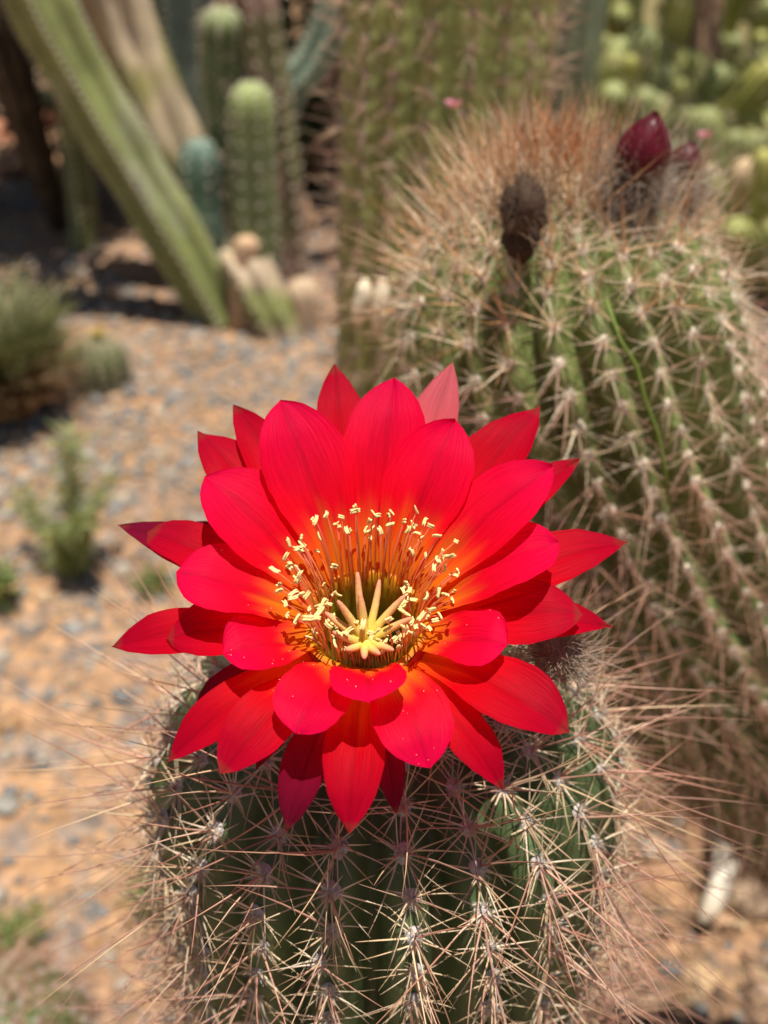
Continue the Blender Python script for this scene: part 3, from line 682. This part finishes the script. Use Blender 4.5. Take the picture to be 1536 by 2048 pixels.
# ------------------------------------------------------------------ plants and stones on the left
rl = random.Random(51)
def leaf(b, p, d, ln, wd, col, rnd, up=Vector((0, 0, 1))):
    s = d.cross(Vector((rnd.gauss(0, 1), rnd.gauss(0, 1), rnd.gauss(0, 1)))).normalized(); n = s.cross(d)
    b.add([p, p + d * ln * .5 + s * wd + n * ln * .06, p + d * ln - up * ln * .12, p + d * ln * .5 - s * wd + n * ln * .06], [(0, 1, 2, 3)], [col] * 4)
def weed(px, py, h, spread, n_stem, label, col, seed, spire=False):
    rnd = random.Random(seed); g = ground_at(px, py); g.z = gz(g.x, g.y)
    t = thing('weed', g, label, 'weed', 'small green weeds on the gravel')
    for s in range(n_stem):
        tall = spire and s == 0; hh = h * (1 if tall else rnd.uniform(.35, .6)); a = rnd.uniform(0, 6.28); sp = spread * (.25 if tall else rnd.uniform(.4, 1))
        top = g + Vector((math.cos(a) * sp, math.sin(a) * sp, hh)) if not tall else g + Vector((.045, 0, hh)); mid = g.lerp(top, .5) + Vector((0, 0, hh * .12))
        b = MB(); b.tube([bez(g, mid, top, i / 6) for i in range(7)], [.0016, .0015, .0014, .0012, .001, .0008, .0005], (.26, .24, .10), sides=4); st = link('stalk', b.mesh('stalk', M_LEAF), t)
        b = MB(); n = int(170 * (hh / .12))
        for k in range(n):
            tt = rnd.uniform(.12, 1); p = bez(g, mid, top, tt); d = Vector((rnd.gauss(0, 1), rnd.gauss(0, 1), rnd.gauss(.55, .6))).normalized(); q = rnd.uniform(.65, 1.25)
            c = tuple(x * q for x in col) if rnd.random() > .08 else (.42, .30, .06)
            leaf(b, p, d, rnd.uniform(.012, .036) * (1.5 if tall else 1.2 - .3 * tt), .0015, c, rnd)
        link('foliage', b.mesh('foliage', M_LEAF), t)
weed(140, 1150, .25, .10, 12, 'feathery green weed with one tall upright spire on the gravel', (.36, .40, .17), 1, True)
weed(8, 1215, .13, .03, 4, 'small dark green weed sprig below the spired weed', (.26, .34, .12), 2)
weed(20, 1900, .12, .05, 6, 'pale green low weed beside the bristly short cactus', (.22, .28, .09), 3)
weed(300, 1190, .06, .04, 4, 'tiny green seedling half hidden behind the red flower', (.16, .22, .06), 4)
weed(330, 1790, .10, .05, 5, 'low green weed under the spines of the flowering cactus', (.17, .23, .07), 5)

def tussock(g, rad, h, n, label, seed, greens, browns):
    rnd = random.Random(seed); t = thing('grass_tussock', g, label, 'grass')
    for nm, cols, hs, cnt in (('green_blades', greens, 1, n), ('dry_blades', browns, .62, n)):
        b = MB()
        for k in range(cnt):
            a = rnd.uniform(0, 6.28); r = rad * .45 * math.sqrt(rnd.random()); p = g + Vector((math.cos(a) * r, math.sin(a) * r, 0)); out = rnd.uniform(.25, 1.1)
            hh = h * hs * rnd.uniform(.55, 1.05); d = Vector((math.cos(a) * rad * out, math.sin(a) * rad * out, hh)); e = Vector((math.cos(a), math.sin(a), 0)) * rad * .25
            c = rnd.choice(cols); q = rnd.uniform(.7, 1.2); c = tuple(x * q for x in c); w_ = .0024
            b.tube([p, p + d * .5 + Vector((0, 0, hh * .1)), p + d * .85 + e * .3, p + d + e - Vector((0, 0, hh * .08))], [w_, w_, w_ * .7, w_ * .2], c, sides=3, cap=False)
        o = link(nm, b.mesh(nm, M_LEAF), t); o['kind'] = 'stuff'
g = ground_at(15, 830); tussock(g, .11, .25, 700, 'bushy green and rust-brown tussock beside the small round cactus', 61, [(.34, .34, .16), (.40, .38, .20), (.26, .27, .11)], [(.45, .24, .12), (.40, .27, .14), (.50, .33, .18)])

ball_g = ground_at(205, 770)
ballC = Column([ball_g + Vector((0, 0, .105)), ball_g + Vector((0, 0, .05)), ball_g + Vector((0, 0, -.02))], .062, 15, depth=.16, dome=.95)
ball = thing('ball_cactus', (ball_g.x, ball_g.y, 0), 'small round dark green cactus with a yellow bloom on top', 'cactus')
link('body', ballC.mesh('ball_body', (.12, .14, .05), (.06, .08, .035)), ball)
rb2 = random.Random(71); cl_b = [spine_cluster_mesh('ball_%d' % i, rb2, 9, 2, (.008, .014), (.01, .02), .0004, .0005, STRAW, STRAW, 40) for i in range(4)]
pads_b = [pad_mesh('pad_ball', rb2, .002, (.55, .5, .42))]
plant_spines(ball, ballC, rb2, ballC.areoles(.015, .13, .016, rb2), lambda q: cl_b, pads_b, 120)
b = MB(); c = ball_g + Vector((.012, -.01, .113))
for k in range(22):
    a = k * 2.4; d = Vector((math.cos(a), math.sin(a), .5 + .6 * rb2.random())).normalized(); leaf(b, c, d, .018, .004, (.62, .50, .03), rb2)
link('yellow_bloom', b.mesh('yellow_bloom', M_LEAF), ball)

# short bristly cactus at the lower left
lowC = Column([(-.275, .40, .30), (-.275, .40, .15), (-.275, .40, -.02)], .065, 18, depth=.17, dome=.8, phase=.1)
low = thing('ribbed_cactus', (-.275, .40, 0), 'short bristly reddish-spined cactus standing low on the gravel', 'cactus', 'ribbed torch cacti growing together')
link('body', lowC.mesh('low_body', (.10, .15, .05), (.10, .15, .06)), low)
plant_spines(low, lowC, rb2, lowC.areoles(.012, .2, .016, rb2), lambda q: cl_r3, pads_near, 150)

# ------------------------------------------------------------------ right background: mounds of finger stems
rk = random.Random(81)
def finger_meshes():
    out = []
    for i in range(5):
        b = MB(); r = .030 * rk.uniform(.85, 1.2); ln = rk.uniform(.10, .19)
        c = [(.31, .32, .10), (.34, .34, .11), (.28, .30, .11), (.38, .36, .10), (.26, .28, .11)][i]
        ribbed_stem(b, [(0, 0, -.06), (0, 0, 0), (.004, 0, ln * .5), (0, .004, ln)], r, 9, c, tuple(x * 1.08 for x in c), True, depth=.22, rows=10)
        stem_areoles(b, [(0, 0, 0), (0, 0, ln)], r, 36, rk, (.5, .4, .25)); out.append(b.mesh('finger_%d' % i, M_STEM))
    b = MB(); ribbed_stem(b, [(0, 0, -.05), (0, 0, 0), (.006, 0, .05), (.01, 0, .09)], .033, 9, (.58, .42, .26), None, True, depth=.2, rows=8); dead = b.mesh('finger_dead', M_CORK)
    return out, dead
FING, DEAD = finger_meshes()
def mound(cx, cy, rad, h, n, label, seed):
    rnd = random.Random(seed); t = thing('cushion_cactus', (cx, cy, 0), label, 'cactus', 'mounds of finger-stemmed cactus')
    b = MB(); blob(b, Vector((cx, cy, 0)), rad * .86, rad * .86, h * .82, (.20, .17, .08), rnd, 22, 12, .12); link('core', b.mesh('mound_core', M_BARK), t)
    for k in range(n):
        f = (k + .5) / n; el = math.asin(1 - f * .93); az = k * 2.39996 + rnd.uniform(-.2, .2)
        d = Vector((math.cos(el) * math.cos(az), math.cos(el) * math.sin(az), math.sin(el)))
        p = Vector((cx + d.x * rad * .9, cy + d.y * rad * .9, d.z * h * .86)); nr = (Vector((d.x, d.y, d.z * rad / h)) + Vector((rnd.gauss(0, .15), rnd.gauss(0, .15), .8)) + Vector((rnd.gauss(0, .2), rnd.gauss(0, .2), 0))).normalized()
        dead = rnd.random() < .13; M = basis(p, nr, Vector((0.3, .2, 1)).normalized() if abs(nr.z) < .95 else Vector((0, 1, 0)), rnd.uniform(0, 6), rnd.uniform(.95, 1.5))
        link('dead_finger' if dead else 'finger_stem', DEAD if dead else rnd.choice(FING), t, M)
mound(.60, 2.95, .40, .36, 110, 'rounded yellow-green mound of stubby cactus fingers beyond the leaning cactus', 1)
mound(1.36, 2.90, .44, .40, 120, 'yellow-green mound of stubby cactus fingers leaning against the brown trunk', 2)
mound(.98, 2.55, .33, .22, 80, 'low mound of stubby cactus fingers in front of the brown trunk', 5)
mound(1.05, 4.1, .60, .45, 120, 'far mound of stubby cactus fingers behind the brown trunk', 3)
mound(1.95, 4.0, .60, .55, 120, 'tall far mound of stubby cactus fingers at the garden edge', 4)
# brown trunk
b = MB(); pts = [at(1392, 215, 3.05), at(1395, 120, 3.05), at(1400, 0, 3.07), at(1405, -160, 3.09), at(1415, -330, 3.12)]; pts = [Vector((pts[0].x, 3.05, -.02))] + pts
trunk_t = thing('tree', (pts[0].x, 3.05, 0), 'brown bare trunk rising among the finger cactus mounds', 'tree')
for k in range(len(pts) - 1): pass
ribbed_stem(b, pts, .062, 5, (.36, .22, .14), None, True, depth=.15, rows=30); link('trunk', b.mesh('trunk', M_BARK), trunk_t)
b = MB(); top = pts[-1]; rt_ = random.Random(9)
for k in range(900):
    d = Vector((rt_.gauss(0, 1), rt_.gauss(0, 1), rt_.gauss(0, .7))).normalized(); p = top + d * .45 * rt_.random() ** .5 + Vector((0, 0, .35)); q = rt_.uniform(.6, 1.2)
    leaf(b, p, (d + Vector((0, 0, .2))).normalized(), .07, .012, (.10 * q, .16 * q, .05 * q), rt_)
link('crown', b.mesh('crown', M_LEAF), trunk_t)
for (dx, dy, dz) in ((.25, .1, .55), (-.2, .15, .6), (.05, -.25, .55)):
    b = MB(); b.tube([top - Vector((0, 0, .05)), top + Vector((dx * .4, dy * .4, dz * .5)), top + Vector((dx, dy, dz))], [.03, .02, .006], (.36, .22, .14), sides=7); link('limb', b.mesh('limb', M_BARK), trunk_t)
# grey-green column
gcol = at(1140, 160, 2.5); b = MB(); ribbed_stem(b, [Vector((gcol.x, 2.5, -.02)), Vector((gcol.x, 2.5, .3)), Vector((gcol.x + .005, 2.5, .6)), Vector((gcol.x + .015, 2.5, .95))], .058, 8, (.20, .25, .15), None, True, ph=.4)
t = thing('columnar_cactus', (gcol.x, 2.5, 0), 'single grey-green columnar cactus between tall cactus and finger mounds', 'cactus'); link('stem', b.mesh('grey_stem', M_STEM), t)
# small pink blooms on thin stalks
for i, (px, py, Y, lab) in enumerate(((905, 215, .62, 'tiny pink blossom on thin stalk in front of the tall upright cactus'), (1407, 276, .66, 'tiny pink blossom on thin stalk beside the smaller woolly bud'))):
    p = at(px, py, Y); t = thing('pink_wildflower', (p.x, Y, 0), lab, 'flower', 'thin-stalked pink wildflowers')
    b = MB(); b.tube([Vector((p.x + .03, Y + .01, 0)), Vector((p.x + .015, Y, p.z * .6)), p], [.0007, .0006, .0005], (.18, .24, .08), sides=4); link('stalk', b.mesh('stalk', M_LEAF), t)
    b = MB()
    for k in range(9):
        a = k * 2.4; leaf(b, p, Vector((math.cos(a), math.sin(a), .9)).normalized(), .007, .0018, (.62, .24, .34), rk)
    link('blossom', b.mesh('blossom', M_LEAF), t)

# ------------------------------------------------------------------ dark shrubs closing the view, the nearest added to cast shade
def shrub(x, y, rad, h, n, label, seed, col, low=.12):
    rnd = random.Random(seed); t = thing('shrub', (x, y, 0), label, 'shrub', 'dark shrubs behind the cactus bed'); b = MB()
    cl = [Vector((x + rnd.gauss(0, .38) * rad, y + rnd.gauss(0, .38) * rad, h * rnd.uniform(low, .95))) for _ in range(26)]
    for k in range(n):
        c = rnd.choice(cl); d = Vector((rnd.gauss(0, 1), rnd.gauss(0, 1), rnd.gauss(0, 1))).normalized(); p = c + d * rad * .30 * rnd.random() ** .4; p.z = max(p.z, .02); q = rnd.uniform(.5, 1.3)
        leaf(b, p, (d + Vector((0, 0, .3))).normalized(), rnd.uniform(.04, .075), .014, tuple(v * q for v in col), rnd)
    link('crown', b.mesh('crown', M_LEAF), t)
    for k in range(6):
        b = MB(); c = cl[k]; b.tube([Vector((x, y, -.02)), Vector((x, y, 0)).lerp(c, .5) + Vector((0, 0, .1)), c], [.025, .016, .006], (.12, .09, .06), sides=6); link('trunk', b.mesh('trunk', M_BARK), t)
shrub(-1.25, 2.75, .45, 1.5, 4200, 'added dark shrub with unseen crown shading the terracotta rocks', 301, (.045, .065, .03), low=.55)  # crown above the frame, added to widen the shade at the left
shrub(-.86, 2.74, .50, 1.5, 7000, 'added dark shrub with unseen crown shading ground behind the leaning stem', 300, (.045, .065, .03), low=.55)  # made-up crown above the frame, there to darken the ground below
for i, (x, y, r, h, lab) in enumerate(((-.20, 3.05, .36, 1.25, 'dark shade-casting shrub added between the curved arm and the tall cactus'), (-.62, 3.0, .42, 1.3, 'added dark leafy shrub shading the ground behind the leaning stem'), (-.25, 3.7, .6, 1.1, 'dense dark shrub directly behind the blue-green columnar stems'), (-1.15, 3.9, .65, 1.2, 'dark shrub behind the corky leaning cactus stem'),  # first two shrubs added to cast shade behind the clump
                                       (-2.1, 3.6, .6, 1.1, 'dark shrub farthest from the tall cactus behind the clump'), (.45, 4.4, .6, 1.2, 'dark shrub behind the single grey-green columnar cactus'),
                                       (1.7, 5.6, .8, 1.3, 'dark shrub beyond the far finger cactus mounds'), (.2, 5.9, .9, 1.5, 'large dark shrub at the back of the garden'), (3.0, 5.2, .8, 1.3, 'dark shrub beside the tallest finger mound'), (-2.6, 5.2, 1.0, 1.5, 'large dark shrub in the far garden corner'))):
    shrub(x, y, r, h, 2600, lab, 200 + i, (.045, .065, .03))

# ------------------------------------------------------------------ litter at the lower right and on the soil
rt2 = random.Random(91)
b = MB(); c0 = ground_at(1432, 1740); pts = []
for k in range(9):
    t = k / 8; p = ground_at(1425 + 22 * math.sin(t * 2.6) - 42 * t * t, 1680 + 200 * t); p.z = .03 + .02 * math.sin(t * 3.1); pts.append(p)
V0 = len(b.v); b.tube(pts, [.005, .012, .015, .015, .014, .0125, .012, .011, .005], [(.74, .68, .58), (.78, .72, .62), (.72, .66, .54), (.78, .72, .62), (.70, .62, .5), (.76, .7, .58), (.7, .62, .5), (.7, .6, .46), (.6, .5, .36)], sides=10)
for i, v in enumerate(b.v): b.v[i] = v + Vector((noise.noise(v * 90), noise.noise(v * 90 + Vector((5, 0, 0))), noise.noise(v * 90 + Vector((0, 9, 0))))) * .0022
husk = link('dried_flower', b.mesh('dried_flower', M_DRY)); husk['label'] = 'pale withered curled flower husk lying below the leaning cactus'; husk['category'] = 'husk'
b = MB()
for k in range(4200):
    x = rt2.uniform(.08, .75); y = rt2.uniform(.25, 1.1); z = gz(x, y) + rt2.uniform(.002, .012); a = rt2.uniform(0, 6.28); d = Vector((math.cos(a), math.sin(a), rt2.gauss(0, .25))).normalized(); q = rt2.uniform(.5, 1.2)
    col = rt2.choice(((.42, .26, .14), (.32, .19, .11), (.5, .36, .22), (.24, .15, .1)))
    if rt2.random() < .6: leaf(b, Vector((x, y, z)), d, rt2.uniform(.012, .035), rt2.uniform(.003, .008), tuple(v * q for v in col), rt2)
    else:
        p = Vector((x, y, z)); l = rt2.uniform(.02, .06); b.tube([p, p + d * l * .5 + Vector((0, 0, .003)), p + d * l], [.0009, .0008, .0004], tuple(v * q for v in col), sides=3, cap=False)
o = link('leaf_litter', b.mesh('leaf_litter', M_DRY)); o['kind'] = 'stuff'; o['label'] = 'dry brown leaf litter and fallen spines around the cactus feet'; o['category'] = 'litter'
def stone(px, py, s, col, lab, seed):
    rnd = random.Random(seed); g = ground_at(px, py); b = MB(); blob(b, Vector((g.x, g.y, s * .28)), s, s * .8, s * .5, col, rnd, 12, 8, .5)
    o = link('stone', b.mesh('stone', M_STONE)); o['label'] = lab; o['category'] = 'stone'; o['group'] = 'larger stones on the soil'
stone(1505, 1800, .03, (.42, .30, .2), 'rounded tan stone beside the withered flower husk', 1)
stone(1400, 1960, .022, (.48, .32, .18), 'orange-brown stone below the withered flower husk', 2)
stone(30, 285, .10, (.50, .22, .13), 'terracotta coloured flat rock behind the grassy tussock', 3)
stone(85, 250, .09, (.46, .21, .13), 'terracotta coloured rock nearest the leaning columnar stem', 4)
stone(20, 340, .10, (.55, .30, .18), 'pale orange rock in front of the terracotta rocks', 5)
for o in bpy.data.objects:
    if '_w' in o: del o['_w']
